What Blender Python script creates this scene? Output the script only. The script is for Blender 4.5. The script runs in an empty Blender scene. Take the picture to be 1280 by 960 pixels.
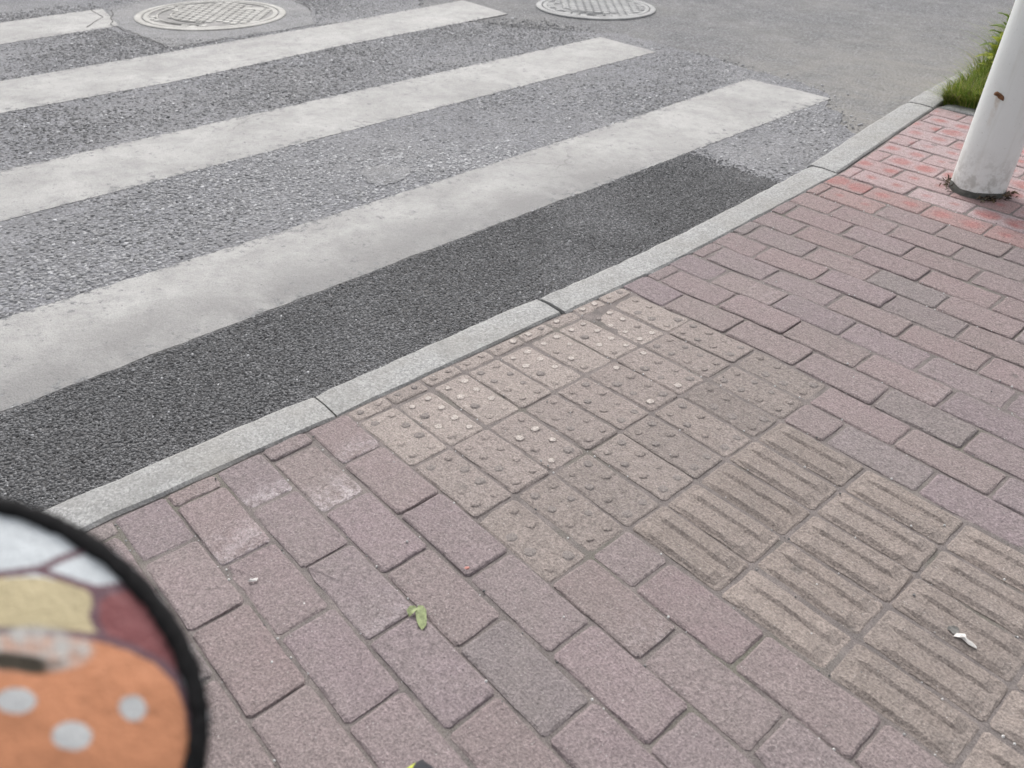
import bpy, bmesh, math, random
import numpy as np
from mathutils import Vector, Matrix, noise

random.seed(7)
RNG = np.random.default_rng(11)
SC = bpy.context.scene
COL = SC.collection

# ------------------------------------------------------------------ camera
CAM_R = np.array([[0.66415019, 0.74726135, 0.0224724],
                  [0.44659683, -0.3724607, -0.81352585],
                  [-0.59954633, 0.55033945, -0.58109439]])   # rows: right, down, forward
CAM_C = np.array([0.61821748, -0.86686053, 1.06392909])
F = 1000.0                                                    # focal length in pixels of a 1280 px wide picture
cam = bpy.data.cameras.new('camera')
cam.sensor_fit = 'HORIZONTAL'; cam.sensor_width = 36.0; cam.lens = 36.0 * F / 1280
cam.clip_start = 0.02; cam.clip_end = 2000
cam.dof.use_dof = True; cam.dof.focus_distance = 1.9; cam.dof.aperture_fstop = 5.4
cam_o = bpy.data.objects.new('camera', cam); COL.objects.link(cam_o)
m = Matrix.Identity(4)
for i in range(3):
    m[i][0] = CAM_R[0][i]; m[i][1] = -CAM_R[1][i]; m[i][2] = -CAM_R[2][i]; m[i][3] = CAM_C[i]
cam_o.matrix_world = m
SC.camera = cam_o

# ------------------------------------------------------------------ world, sun, exposure
SUN_EL, SUN_AZ = math.radians(48), math.radians(148)          # light comes from over the road
world = bpy.data.worlds.new('World'); SC.world = world; world.use_nodes = True
wn = world.node_tree.nodes; wl = world.node_tree.links
sky = wn.new('ShaderNodeTexSky'); sky.sky_type = 'NISHITA'; sky.sun_disc = False
sky.sun_elevation = SUN_EL; sky.sun_rotation = math.pi / 2 - SUN_AZ
sky.air_density = 1.0; sky.dust_density = 4.0; sky.ozone_density = 1.0
hs = wn.new('ShaderNodeHueSaturation'); hs.inputs['Saturation'].default_value = 0.22   # thin even cloud
wl.new(sky.outputs[0], hs.inputs['Color']); wl.new(hs.outputs[0], wn['Background'].inputs[0])
wn['Background'].inputs[1].default_value = 0.14
sun = bpy.data.lights.new('sun', 'SUN'); sun.energy = 1.15; sun.angle = math.radians(18); sun.color = (1, .97, .945)
sun_o = bpy.data.objects.new('sun', sun); COL.objects.link(sun_o)
sd = Vector((math.cos(SUN_EL) * math.cos(SUN_AZ), math.cos(SUN_EL) * math.sin(SUN_AZ), math.sin(SUN_EL)))
sun_o.rotation_euler = sd.to_track_quat('Z', 'Y').to_euler()
SC.view_settings.view_transform = 'Standard'; SC.view_settings.look = 'None'
SC.view_settings.gamma = 1; SC.view_settings.use_curve_mapping = False
SC.view_settings.exposure = 0.62
SC.render.engine = 'CYCLES'
SC.cycles.use_denoising = True

# ------------------------------------------------------------------ helpers
def ray(px, py, z):
    """the point at height z that the photograph shows at pixel (px, py)"""
    d = CAM_R.T @ np.array([(px - 640) / F, (py - 480) / F, 1.0])
    return CAM_C + d * ((z - CAM_C[2]) / d[2])
def proj(p):
    c = CAM_R @ (np.array(p, float) - CAM_C)
    return 640 + F * c[0] / c[2], 480 + F * c[1] / c[2], c[2]
def in_view(p, mx=40):
    x, y, d = proj(p)
    return d > 0.05 and -mx < x < 1280 + mx and -mx < y < 960 + mx
def sst(t):
    t = min(1, max(0, t)); return t * t * (3 - 2 * t)
def link(o, parent=None):
    COL.objects.link(o)
    if parent is not None: o.parent = parent
    return o
def mesh_obj(name, verts, faces, mats, parent=None, smooth=False, mi=None):
    me = bpy.data.meshes.new(name)
    me.from_pydata([tuple(v) for v in verts], [], [tuple(f) for f in faces])
    for mt in (mats if isinstance(mats, (list, tuple)) else [mats]): me.materials.append(mt)
    if mi is not None: me.polygons.foreach_set('material_index', np.array(mi, dtype=np.int32))
    if smooth: me.polygons.foreach_set('use_smooth', np.ones(len(me.polygons), dtype=bool))
    me.update()
    return link(bpy.data.objects.new(name, me), parent)
def fast_mesh(name, V, Fc, mat, parent=None, col=None, smooth=False):
    """V (n,3), Fc (m,k) all faces with the same corner count"""
    me = bpy.data.meshes.new(name)
    V = np.asarray(V, np.float32); Fc = np.asarray(Fc, np.int32); k = Fc.shape[1]
    me.vertices.add(len(V)); me.vertices.foreach_set('co', V.ravel())
    me.loops.add(Fc.size); me.loops.foreach_set('vertex_index', Fc.ravel())
    me.polygons.add(len(Fc)); me.polygons.foreach_set('loop_start', np.arange(0, Fc.size, k, dtype=np.int32))
    me.update(calc_edges=True)
    if smooth: me.polygons.foreach_set('use_smooth', np.ones(len(Fc), dtype=bool))
    if col is not None:
        a = me.color_attributes.new('tint', 'FLOAT_COLOR', 'POINT')
        a.data.foreach_set('color', np.asarray(col, np.float32).ravel())
    me.materials.append(mat)
    return link(bpy.data.objects.new(name, me), parent)
def empty(name, loc=(0, 0, 0), parent=None):
    o = bpy.data.objects.new(name, None); o.location = loc; o.empty_display_size = .05
    return link(o, parent)
def tag(o, label, cat, group=None, kind=None):
    o['label'] = label
    if cat: o['category'] = cat
    if group: o['group'] = group
    if kind: o['kind'] = kind
    return o
def fbm(x, y, s, o=3, seed=0.0):
    return noise.fractal(Vector((x * s + seed, y * s - seed * .7, seed * 1.3)), 1.0, 2.0, o)
def tube(path, rad, seg=12, cap=True):
    """verts, faces of a tube along path (list of Vector) with radius or list of radii"""
    path = [Vector(p) for p in path]; n = len(path)
    rad = rad if isinstance(rad, (list, tuple)) else [rad] * n
    V, Fs = [], []
    up = Vector((0, 0, 1)); d0 = (path[1] - path[0]).normalized()
    a = d0.orthogonal().normalized()
    for i in range(n):
        d = (path[min(i + 1, n - 1)] - path[max(i - 1, 0)]).normalized()
        a = (a - d * a.dot(d)).normalized(); b = d.cross(a)
        for j in range(seg):
            t = 2 * math.pi * j / seg
            V.append(path[i] + (a * math.cos(t) + b * math.sin(t)) * rad[i])
    for i in range(n - 1):
        for j in range(seg):
            j2 = (j + 1) % seg
            Fs.append((i * seg + j, i * seg + j2, (i + 1) * seg + j2, (i + 1) * seg + j))
    if cap:
        Fs.append(tuple(range(seg - 1, -1, -1))); Fs.append(tuple((n - 1) * seg + j for j in range(seg)))
    return V, Fs
def lathe(prof, seg=48, center=(0, 0, 0), close=False):
    V, Fs = [], []
    for r, z in prof:
        for j in range(seg):
            t = 2 * math.pi * j / seg
            V.append((center[0] + r * math.cos(t), center[1] + r * math.sin(t), center[2] + z))
    for i in range(len(prof) - 1):
        for j in range(seg):
            j2 = (j + 1) % seg
            Fs.append((i * seg + j, i * seg + j2, (i + 1) * seg + j2, (i + 1) * seg + j))
    if close:
        Fs.append(tuple((len(prof) - 1) * seg + j for j in range(seg)))
    return V, Fs
def merge(parts):
    V, Fs = [], []
    for v, f in parts:
        o = len(V); V += list(v); Fs += [tuple(i + o for i in q) for q in f]
    return V, Fs

# ------------------------------------------------------------------ node helpers
class NT:
    def __init__(s, name, rough=.9):
        s.m = bpy.data.materials.new(name); s.m.use_nodes = True
        s.n = s.m.node_tree.nodes; s.l = s.m.node_tree.links; s.b = s.n['Principled BSDF']
        s.b.inputs['Roughness'].default_value = rough
        s.b.inputs['Specular IOR Level'].default_value = .3
        s.pos = s.n.new('ShaderNodeNewGeometry').outputs['Position']
    def put(s, sock, v):
        if hasattr(v, 'is_output'): s.l.new(v, sock)
        elif isinstance(v, tuple) and len(v) == 3 and sock.type == 'RGBA': sock.default_value = (*v, 1)
        else: sock.default_value = v
    def noise(s, scale, detail=3, rough=.55, vec=None, dist=0, color=False):
        t = s.n.new('ShaderNodeTexNoise'); s.put(t.inputs['Vector'], vec or s.pos)
        t.inputs['Scale'].default_value = scale; t.inputs['Detail'].default_value = detail
        t.inputs['Roughness'].default_value = rough; t.inputs['Distortion'].default_value = dist
        return t.outputs['Color' if color else 'Fac']
    def vor(s, scale, feat='F1', vec=None, rnd=1):
        t = s.n.new('ShaderNodeTexVoronoi'); t.feature = feat; s.put(t.inputs['Vector'], vec or s.pos)
        t.inputs['Scale'].default_value = scale; t.inputs['Randomness'].default_value = rnd
        return t
    def map(s, v, a, b, c=0., d=1., smooth=False):
        t = s.n.new('ShaderNodeMapRange'); s.put(t.inputs[0], v)
        if smooth: t.interpolation_type = 'SMOOTHSTEP'
        for i, q in enumerate((a, b, c, d)): s.put(t.inputs[i + 1], q)
        return t.outputs[0]
    def math(s, op, a, b=0., c=0.):
        t = s.n.new('ShaderNodeMath'); t.operation = op
        s.put(t.inputs[0], a); s.put(t.inputs[1], b); s.put(t.inputs[2], c)
        return t.outputs[0]
    def mix(s, f, a, b, mode='MIX'):
        t = s.n.new('ShaderNodeMix'); t.data_type = 'RGBA'; t.blend_type = mode
        s.put(t.inputs[0], f); s.put(t.inputs[6], a); s.put(t.inputs[7], b)
        return t.outputs[2]
    def val(s, v, f):
        """colour times a scalar"""
        t = s.n.new('ShaderNodeVectorMath'); t.operation = 'SCALE'
        s.put(t.inputs[0], v); s.put(t.inputs['Scale'], f); return t.outputs[0]
    def sep(s, v):
        t = s.n.new('ShaderNodeSeparateXYZ'); s.put(t.inputs[0], v); return t.outputs
    def bump(s, h, dist=.002, strength=1., nrm=None):
        t = s.n.new('ShaderNodeBump'); s.put(t.inputs['Height'], h)
        t.inputs['Distance'].default_value = dist; t.inputs['Strength'].default_value = strength
        if nrm is not None: s.l.new(nrm, t.inputs['Normal'])
        s.l.new(t.outputs[0], s.b.inputs['Normal']); return t.outputs[0]
    def base(s, c):
        s.put(s.b.inputs['Base Color'], c); return s.m
    def objinfo(s):
        return s.n.new('ShaderNodeObjectInfo').outputs
    def objco(s):
        return s.n.new('ShaderNodeTexCoord').outputs['Object']
    def attr(s, name='tint'):
        t = s.n.new('ShaderNodeAttribute'); t.attribute_name = name; return t.outputs['Color']

def mat_brick(name, pads=False):
    t = NT(name, .92); oi = t.objinfo(); oc = t.objco()
    base = oi['Color']
    big = t.noise(14, 4, .6); fine = t.noise(250, 3, .7); mid = t.noise(90, 4, .7)
    c = base
    if pads:                                       # red wear pads showing through a pale bloom
        x, y, z = t.sep(oc)
        wob = t.math('MULTIPLY', t.math('SUBTRACT', t.noise(38, 3, .6), .5), .035)
        ax = t.math('SUBTRACT', t.math('ABSOLUTE', x), .047)
        d = t.math('ADD', t.math('POWER', t.math('DIVIDE', ax, .032), 2.), t.math('POWER', t.math('DIVIDE', y, .026), 2.))
        d = t.math('ADD', t.math('SQRT', d), t.math('MULTIPLY', wob, 22.))
        thr = t.map(oi['Random'], 0, 1, .2, 1.35)
        f = t.map(d, t.math('ADD', thr, .55), t.math('SUBTRACT', thr, .45), 0., 1., True)
        f = t.math('MULTIPLY', f, t.map(t.noise(22, 3), .3, .62, .45, 1.))
        c = t.mix(f, base, (.375, .165, .155))
    c = t.mix(t.map(big, .35, .7, 0., .18 if pads else .34), c, (.235, .208, .194))       # grey dirt film
    # bloom along one end of the brick, amount in the alpha of the object colour
    x, y, z = t.sep(oc)
    fr = t.math('MULTIPLY', t.map(x, .0, .1, 0., 1.), t.map(t.noise(45, 4, .7), .40, .66, 0., 1.))
    fr = t.math('MULTIPLY', fr, t.math('SUBTRACT', 1., oi['Alpha']))
    c = t.mix(fr, c, (.50, .45, .46))
    g = t.math('MULTIPLY', t.map(fine, .3, .7, .6, 1.4), t.map(mid, .3, .7, .84, 1.16))
    c = t.val(c, g)
    sp = t.vor(210); spf = t.math('MULTIPLY', t.map(sp.outputs['Distance'], .12, .28, 1., 0.), t.map(t.sep(sp.outputs['Color'])[0], .93, .96, 0., .7))
    c = t.mix(spf, c, (.52, .50, .48))
    sp2 = t.vor(160); sf2 = t.math('MULTIPLY', t.map(sp2.outputs['Distance'], .15, .3, 1., 0.), t.map(t.sep(sp2.outputs['Color'])[1], .94, .97, 0., .65))
    c = t.mix(sf2, c, (.07, .06, .06))
    gm = t.vor(7.5); gf = t.math('MULTIPLY', t.map(t.math('ADD', gm.outputs['Distance'], t.math('MULTIPLY', t.noise(60, 3), .06)), .10, .13, 1., 0.), t.map(t.sep(gm.outputs['Color'])[0], .86, .9, 0., .45))
    c = t.mix(gf, c, (.10, .095, .09))                        # old gum and drip spots
    h = t.math('ADD', t.math('MULTIPLY', fine, .8), t.math('MULTIPLY', mid, 1.2))
    t.bump(h, .0042, .85)
    return t.base(c)

def mat_granite():
    t = NT('granite', .85)
    v = t.vor(260); r = t.sep(v.outputs['Color'])
    g = t.map(r[0], 0, 1, .255, .415)
    n = t.noise(150, 3, .7); d = t.noise(5, 4, .6)
    c = t.val((1.0, .995, .975), t.math('MULTIPLY', g, t.map(n, .3, .7, .78, 1.18)))
    c = t.mix(t.map(d, .42, .68, 0., .5), c, (.265, .252, .23))
    c = t.mix(t.map(t.noise(28, 5, .7), .56, .72, 0., .45), c, (.19, .18, .165))
    c = t.mix(t.map(t.noise(3.3, 5, .7, dist=1.2), .55, .66, 0., .4), c, (.21, .205, .195))
    t.bump(t.math('ADD', n, t.math('MULTIPLY', t.noise(40, 3), 1.2)), .003, .7)
    return t.base(c)

def mat_asphalt(name, lo, hi, scale, dust, dustc, mid=.5, bumpd=.006, tone=(1, 1, 1.03), flick=.0):
    t = NT(name, .88)
    v = t.vor(scale); r = t.sep(v.outputs['Color'])
    v2 = t.vor(scale * 2.1); r2 = t.sep(v2.outputs['Color'])
    g = t.mix(.4, t.map(r[0], 0, 1, lo, hi), t.map(r2[1], 0, 1, lo * .9, hi))
    c = t.mix(1., g, tone, 'MULTIPLY')
    gap = t.map(v.outputs['Distance'], .35, .75, 0., 1.)
    c = t.mix(t.math('MULTIPLY', gap, .55), c, (lo * .55, lo * .55, lo * .55))
    n = t.noise(1.6, 5, .62, dist=.4)
    c = t.mix(t.map(n, .40, .66, 0., dust), c, dustc)
    n2 = t.noise(9, 5, .65)
    c = t.val(c, t.map(n2, .3, .7, .84, 1.16))
    c = t.val(c, t.map(t.noise(420, 2, .6), .3, .7, .8, 1.2))
    if flick:
        w = t.vor(scale * .9); f = t.math('MULTIPLY', t.map(w.outputs['Distance'], .2, .4, 1., 0.), t.map(t.sep(w.outputs['Color'])[2], .95, .97, 0., flick))
        c = t.mix(f, c, (.62, .62, .63))
    if name == 'smooth_asphalt':
        px_, py_, pz_ = t.sep(t.pos)
        near = t.math('MULTIPLY', t.map(px_, -2.6, -1.0), t.math('MULTIPLY', t.map(py_, 1.9, 2.8), t.map(py_, 6.5, 4.)))
        c = t.mix(t.math('MULTIPLY', near, t.map(t.noise(3., 5, .65, dist=1.), .3, .6, .15, .85)), c, t.val((.275, .262, .24), t.map(t.noise(200, 3), .3, .7, .8, 1.2)))
    h = t.math('ADD', t.math('SUBTRACT', 1., v.outputs['Distance']), t.math('MULTIPLY', r[1], .5))
    h = t.math('ADD', h, t.math('MULTIPLY', t.noise(300, 2), .35))
    t.bump(h, bumpd, .8)
    return t.base(c)

def mat_stone(name, tone=(1, 1, 1.02)):
    t = NT(name, .8); c = t.mix(1., t.attr(), tone, 'MULTIPLY')
    c = t.val(c, t.map(t.noise(300, 2), .3, .7, .8, 1.2))
    return t.base(c)

def mat_paint():
    t = NT('road_paint', .75)
    n = t.noise(2.6, 6, .68, dist=.5); n2 = t.noise(16, 5, .7); f = t.noise(240, 3, .7)
    ed, low, first = t.sep(t.attr())[0], t.sep(t.attr())[1], t.sep(t.attr())[2]
    c = t.mix(t.map(n, .36, .64, 0., .75), (.435, .428, .415), (.285, .279, .271))
    c = t.mix(t.map(n2, .47, .70, 0., .5), c, (.235, .231, .23))
    drt = t.math('MULTIPLY', t.math('MULTIPLY', t.map(low, .35, .8), first), t.map(t.noise(3.5, 5, .68, dist=.6), .32, .56, .15, .85))
    drt = t.math('MULTIPLY', drt, t.map(t.sep(t.pos)[1], 2.4, 1.3))
    c = t.mix(drt, c, (.23, .224, .22))                       # road dirt tracked off the fresh patch
    wear = t.math('ADD', t.noise(34, 5, .72), t.math('MULTIPLY', t.math('POWER', ed, 5.), .13))
    wear = t.math('ADD', wear, t.math('MULTIPLY', t.noise(3.1, 3, .6), .16))
    wf = t.map(wear, .68, .78)
    c = t.mix(wf, c, t.val((.2, .2, .202), t.map(t.noise(130, 3), .3, .7, .6, 1.4)))
    tr = t.map(t.noise(1.1, 3, .6, dist=1.), .52, .68, 0., .4)
    c = t.mix(tr, c, (.26, .257, .255))
    c = t.val(c, t.map(f, .3, .7, .86, 1.12))
    # fine cracks across the paint
    w = t.n.new('ShaderNodeVectorMath'); w.operation = 'ADD'; t.l.new(t.pos, w.inputs[0])
    t.l.new(t.val(t.noise(7, 4, .6, color=True), .10), w.inputs[1])
    k = t.vor(1.7, 'DISTANCE_TO_EDGE', w.outputs[0])
    kf = t.math('MULTIPLY', t.map(k.outputs['Distance'], .002, .008, 1., 0.), t.map(t.noise(1.3, 2), .56, .64, 0., .5))
    c = t.mix(kf, c, (.16, .155, .15))
    # pits where stones stand through
    p = t.vor(70); pf = t.math('MULTIPLY', t.map(p.outputs['Distance'], .12, .26, 1., 0.), t.map(t.sep(p.outputs['Color'])[0], .965, .98, 0., .75))
    c = t.mix(pf, c, (.15, .15, .15))
    t.bump(t.math('ADD', t.math('MULTIPLY', t.noise(55, 4, .65), 1.5), f), .004, .7)
    return t.base(c)

def mat_sand():
    t = NT('joint_sand', .95)
    n = t.noise(25, 4, .65); f = t.noise(380, 3, .7)
    c = t.mix(t.map(n, .38, .66), (.175, .155, .147), (.25, .218, .206))
    c = t.mix(t.map(t.noise(4.5, 3), .55, .68, 0., .6), c, (.15, .15, .115))
    c = t.val(c, t.map(f, .28, .72, .6, 1.4))
    t.bump(f, .003, 1.)
    return t.base(c)

def mat_simple(name, c, rough=.6, metal=0, nscale=60, amp=.15, bumpd=.0, spec=.4):
    t = NT(name, rough); t.b.inputs['Metallic'].default_value = metal; t.b.inputs['Specular IOR Level'].default_value = spec
    n = t.noise(nscale, 4, .6)
    if bumpd: t.bump(n, bumpd, .7)
    return t.base(t.val(tuple(c), t.map(n, .3, .7, 1 - amp, 1 + amp)))

R0 = .0855
PCX, PCY, PCZ = -.255, 2.045, 0.1 * sst((2.045 - 0.6) / 2.6) + .004
def on_pole(px, py):
    d = Vector(CAM_R.T @ np.array([(px - 640) / F, (py - 480) / F, 1.0])); o = Vector(CAM_C) - Vector((PCX, PCY, PCZ))
    A = d.x ** 2 + d.y ** 2; B = o.x * d.x + o.y * d.y; C_ = o.x ** 2 + o.y ** 2 - (R0 - .001) ** 2
    return o + d * ((-B - math.sqrt(max(0, B * B - A * C_))) / A)
_q = on_pole(1249, 120); RUST = (_q.x, _q.y, 0.); RUSTZ = _q.z
def mat_pole():
    t = NT('pole_paint', .45); t.b.inputs['Specular IOR Level'].default_value = .45
    n = t.noise(7, 5, .65); s = t.noise(1., 4, .6, vec=None)
    x, y, z = t.sep(t.objco())
    mp = t.n.new('ShaderNodeMapping'); mp.inputs['Scale'].default_value = (26, 26, 2.2); t.l.new(t.pos, mp.inputs[0])
    streak = t.noise(1., 4, .6, vec=mp.outputs[0])
    c = t.mix(t.map(n, .4, .7, 0., .35), (.80, .82, .80), (.70, .71, .68))
    c = t.mix(t.map(streak, .55, .75, 0., .4), c, (.55, .53, .46))
    lowz = t.map(z, .02, .16, 1., 0.)
    c = t.mix(t.math('MULTIPLY', lowz, t.map(t.noise(34, 4, .7), .45, .6, 0., .6)), c, (.30, .29, .25))
    p = t.vor(42); pf = t.math('MULTIPLY', t.map(p.outputs['Distance'], .08, .2, 1., 0.), t.map(t.sep(p.outputs['Color'])[0], .93, .95, 0., .8))
    c = t.mix(pf, c, (.14, .11, .085))
    c = t.mix(t.map(t.noise(85, 5, .75), .62, .7, 0., .5), c, (.40, .39, .35))
    run = t.n.new('ShaderNodeVectorMath'); run.operation = 'DISTANCE'
    cx = t.n.new('ShaderNodeCombineXYZ'); t.l.new(x, cx.inputs[0]); t.l.new(y, cx.inputs[1]); t.l.new(cx.outputs[0], run.inputs[0]); run.inputs[1].default_value = RUST
    rf = t.math('MULTIPLY', t.map(run.outputs['Value'], .004, .011, 1., 0.), t.math('MULTIPLY', t.map(z, RUSTZ - .11, RUSTZ), t.map(z, RUSTZ + .012, RUSTZ, 0., 1.)))
    c = t.mix(t.math('MULTIPLY', rf, t.map(t.noise(50, 3), .35, .6, .1, .6)), c, (.42, .30, .18))
    t.bump(t.math('ADD', t.noise(60, 3), t.math('MULTIPLY', n, 2.)), .002, .4)
    return t.base(c)

def mat_iron(name, lo, hi):
    t = NT(name, .7); t.b.inputs['Metallic'].default_value = .0
    n = t.noise(9, 5, .65); f = t.noise(160, 3, .65)
    c = t.mix(t.map(n, .38, .66), tuple(lo), tuple(hi))
    c = t.val(c, t.map(f, .3, .7, .8, 1.2)); t.bump(f, .002, .6)
    return t.base(c)

def mat_leafy(name, tint=None):
    t = NT(name, .55)
    c = t.attr() if tint is None else tuple(tint)
    c = t.val(c, t.map(t.noise(90, 3), .3, .7, .75, 1.25))
    t.b.inputs['Transmission Weight'].default_value = 0
    m_ = t.base(c)
    tr = t.n.new('ShaderNodeBsdfTranslucent'); t.put(tr.inputs['Color'], c)
    mx = t.n.new('ShaderNodeMixShader'); mx.inputs[0].default_value = .35
    out = t.n['Material Output']
    t.l.new(t.b.outputs[0], mx.inputs[1]); t.l.new(tr.outputs[0], mx.inputs[2]); t.l.new(mx.outputs[0], out.inputs[0])
    return m_

M = dict(
    brick=mat_brick('paving_brick'), red=mat_brick('red_paving_brick', True), granite=mat_granite(),
    tact=mat_brick('tactile_brick'),
    dot=mat_simple('worn_dot', (.41, .365, .335), .9, 0, 260, .45, .002),
    dotdark=mat_simple('dark_dot', (.225, .198, .186), .95, 0, 260, .4, .003),  # darker tone given to some of the domes at random
    old=mat_asphalt('old_asphalt', .155, .31, 85, .5, (.245, .242, .243), flick=.3, tone=(.985, .99, 1.05)),
    smooth=mat_asphalt('smooth_asphalt', .115, .29, 75, .6, (.225, .221, .214), bumpd=.007, flick=.35, tone=(.99, .99, 1.02)),
    dark=mat_asphalt('fresh_asphalt', .055, .145, 120, .6, (.155, .15, .146), bumpd=.007, flick=.15, tone=(1, .985, 1.02)),
    patch=mat_asphalt('mortar_patch', .19, .34, 100, .5, (.265, .26, .255), bumpd=.004),
    stone=mat_stone('aggregate'), paint=mat_paint(), sand=mat_sand(), pole=mat_pole(),
    iron=mat_iron('dusty_iron', (.31, .30, .28), (.44, .43, .405)),
    irondark=mat_iron('iron_ground', (.17, .165, .16), (.27, .26, .25)),
    iron2=mat_iron('grey_iron', (.27, .27, .268), (.37, .37, .365)),
    iron2dark=mat_iron('grey_iron_ground', (.18, .18, .18), (.26, .26, .26)),
    soil=mat_simple('soil', (.10, .075, .055), .95, 0, 60, .4, .01),
    collar=mat_simple('dark_collar', (.10, .10, .09), .9, 0, 40, .4, .003),
    rust=mat_simple('rust', (.16, .075, .035), .9, 0, 120, .5, .002),
    grass=mat_leafy('grass_blade'), litter=mat_leafy('dry_litter'),
)

# ------------------------------------------------------------------ levels
ROAD_Z = -0.058
def zp(x, y):
    """height of the pavement: level at the dropped kerb, rising to full kerb height towards the pole"""
    z = 0.1 * sst((y - 0.6) / 2.6)
    z += 0.004 - 0.016 * sst((-0.18 - x) / 0.42) * (1 - sst((y - .6) / 1.2))
    return z
def kin(y):  return -0.652 - 0.10 * max(0, y - 1.9)           # inner edge of the kerb
def kout(y): return kin(y) - 0.110 - 0.012 * sst((y - 1.2) / 1.2)

# ------------------------------------------------------------------ road
def tag_s(o): o['kind'] = 'structure'; return o
road = tag_s(mesh_obj('road', [(-260, -260, ROAD_Z), (kout(0) + .06, -260, ROAD_Z), (kout(0) + .06, 2, ROAD_Z), (kout(5) + .06, 5, ROAD_Z),
                               (kout(40), 40, ROAD_Z), (-6, 260, ROAD_Z), (-260, 260, ROAD_Z)], [(0, 1, 2, 3, 4, 5, 6)], M['smooth']))
OLD_Z = ROAD_Z + .004
def edge_line(px):
    """edge of a painted stripe through photographed points, carried on towards the left"""
    L = [tuple(ray(x, y, OLD_Z + .003)[:2]) for x, y in px]
    if len(L) > 4:
        c_ = np.polyfit([p[1] for p in L], [p[0] for p in L], 2); L = [(float(np.polyval(c_, p[1])), p[1]) for p in L]
    k = max(1, len(L) // 2); m_ = (L[k][0] - L[0][0]) / (L[k][1] - L[0][1])
    return [(L[0][0] + m_ * (-4 - L[0][1]), -4.)] + L
S1L = edge_line([(0, 513), (148, 459), (215, 436), (312, 399), (430, 357), (524, 317), (618, 280), (722, 242), (857, 191), (1039, 123)])
S1U = edge_line([(0, 399), (134, 357), (242, 320), (430, 265), (618, 203), (860, 124), (935, 98)])
S2L = edge_line([(0, 275), (215, 220), (430, 168), (618, 113), (821, 65)])
S2U = edge_line([(0, 213), (215, 165), (430, 117), (598, 79), (750, 46)])
S3L = edge_line([(0, 141), (215, 102), (430, 56), (635, 17)])
S3U = edge_line([(0, 101), (215, 64), (430, 27), (578, 0)])
S4L = edge_line([(0, 55), (148, 32)])
S4U = edge_line([(0, 28), (128, 10)])
STRIPES = [(S1L, S1U), (S2L, S2U), (S3L, S3U), (S4L, S4U)]
def xi(L, y): return float(np.interp(y, [p[1] for p in L], [p[0] for p in L]))

def sheet(name, outline, z, mat, parent, jit=.012, step=.03, seed=0, thick=.003):
    """a flat patch with a ragged rim; outline is a list of (x, y)"""
    pts = []
    n = len(outline)
    for i in range(n):
        a, b = Vector((*outline[i], 0)), Vector((*outline[(i + 1) % n], 0))
        k = max(1, int((b - a).length / step))
        k = min(k, 400)
        for j in range(k):
            p = a.lerp(b, j / k)
            q = Vector((noise.noise(Vector((p.x * 9 + seed, p.y * 9, 3.1))) + .7 * noise.noise(Vector((p.x * 31, p.y * 31 + seed, 7.7))),
                        noise.noise(Vector((p.x * 9, p.y * 9 + seed, 13.1))) + .7 * noise.noise(Vector((p.x * 31 + seed, p.y * 31, 17.7))), 0)) * jit
            pts.append(p + q)
    N = len(pts)
    V = [(p.x, p.y, z) for p in pts] + [(p.x, p.y, z - thick) for p in pts]
    Fs = [tuple(range(N))] + [(i, N + i, N + (i + 1) % N, (i + 1) % N) for i in range(N)]
    return mesh_obj(name, V, Fs, mat, parent)
old = sheet('worn_asphalt', [(-.80, -9), (-.80, 2.4), (-1.1, 2.72), (-1.45, 3.12), (-2.3, 3.22), (-2.95, 3.25), (-3.5, 2.75), (-4.2, 2.6), (-4.6, 2.9), (-7.5, 3.4), (-7.5, -9)],
            OLD_Z, M['old'], road, .05, .05, 5)
patch = sheet('fresh_asphalt_patch', [(-.775, -5), (-.775, 1.45), (-.87, 1.83), (-1.07, 1.82)] + [(p[0] - .004, p[1]) for p in S1L[::-1] if p[1] < 1.7] + [(S1L[0][0] + .02, -5)],
              ROAD_Z + .0065, M['dark'], road, .006, .012, 2, .006)
def stripe(L, U, idx):
    ys0, ys1 = L[0][1], L[-1][1]; yu1 = U[-1][1]
    V, Fs = [], []; n = 240
    top = OLD_Z + .0028
    rows = []
    for i in range(n + 1):
        t = i / n; row = []
        for j in range(7):
            s = j / 6
            y = (ys0 + (ys1 - ys0) * t) * (1 - s) + (ys0 + (yu1 - ys0) * t) * s
            x = xi(L, min(y, ys1)) * (1 - s) + xi(U, min(y, yu1)) * s
            e = 0
            if j in (0, 6): x += .007 * noise.noise(Vector((y * 26, idx * 9 + s * 5, 0))) + .004 * noise.noise(Vector((y * 4, idx * 9 + s * 5, 4)))
            if i == n: y += .012 * noise.noise(Vector((x * 30, idx, 2)))
            row.append((x, y, top + (.0012 * fbm(x, y, 5) if 0 < j < 6 else -.0012)))
        rows.append(row)
    w = 7
    for r in rows: V += r
    for i in range(n):
        for j in range(6): Fs.append((i * w + j, i * w + j + 1, (i + 1) * w + j + 1, (i + 1) * w + j))
    rim = [i * w for i in range(n + 1)] + [n * w + j for j in range(1, w)] + [i * w + 6 for i in range(n - 1, -1, -1)] + [j for j in range(5, 0, -1)]
    o = len(V)
    for k in rim: V.append((V[k][0], V[k][1], ROAD_Z + .001))
    R = len(rim)
    for k in range(R): Fs.append((rim[k], rim[(k + 1) % R], o + (k + 1) % R, o + k))
    ob = mesh_obj('crosswalk_stripe', V, Fs, M['paint'], road)
    at = ob.data.color_attributes.new('tint', 'FLOAT_COLOR', 'POINT')
    for k in range(len(V)):
        sj = (k % 7) / 6 if k < o else (rim[k - o] % 7) / 6
        at.data[k].color = (abs(sj - .5) * 2, 1 - sj, 1. if idx == 0 else 0., 1)
    return ob
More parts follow.
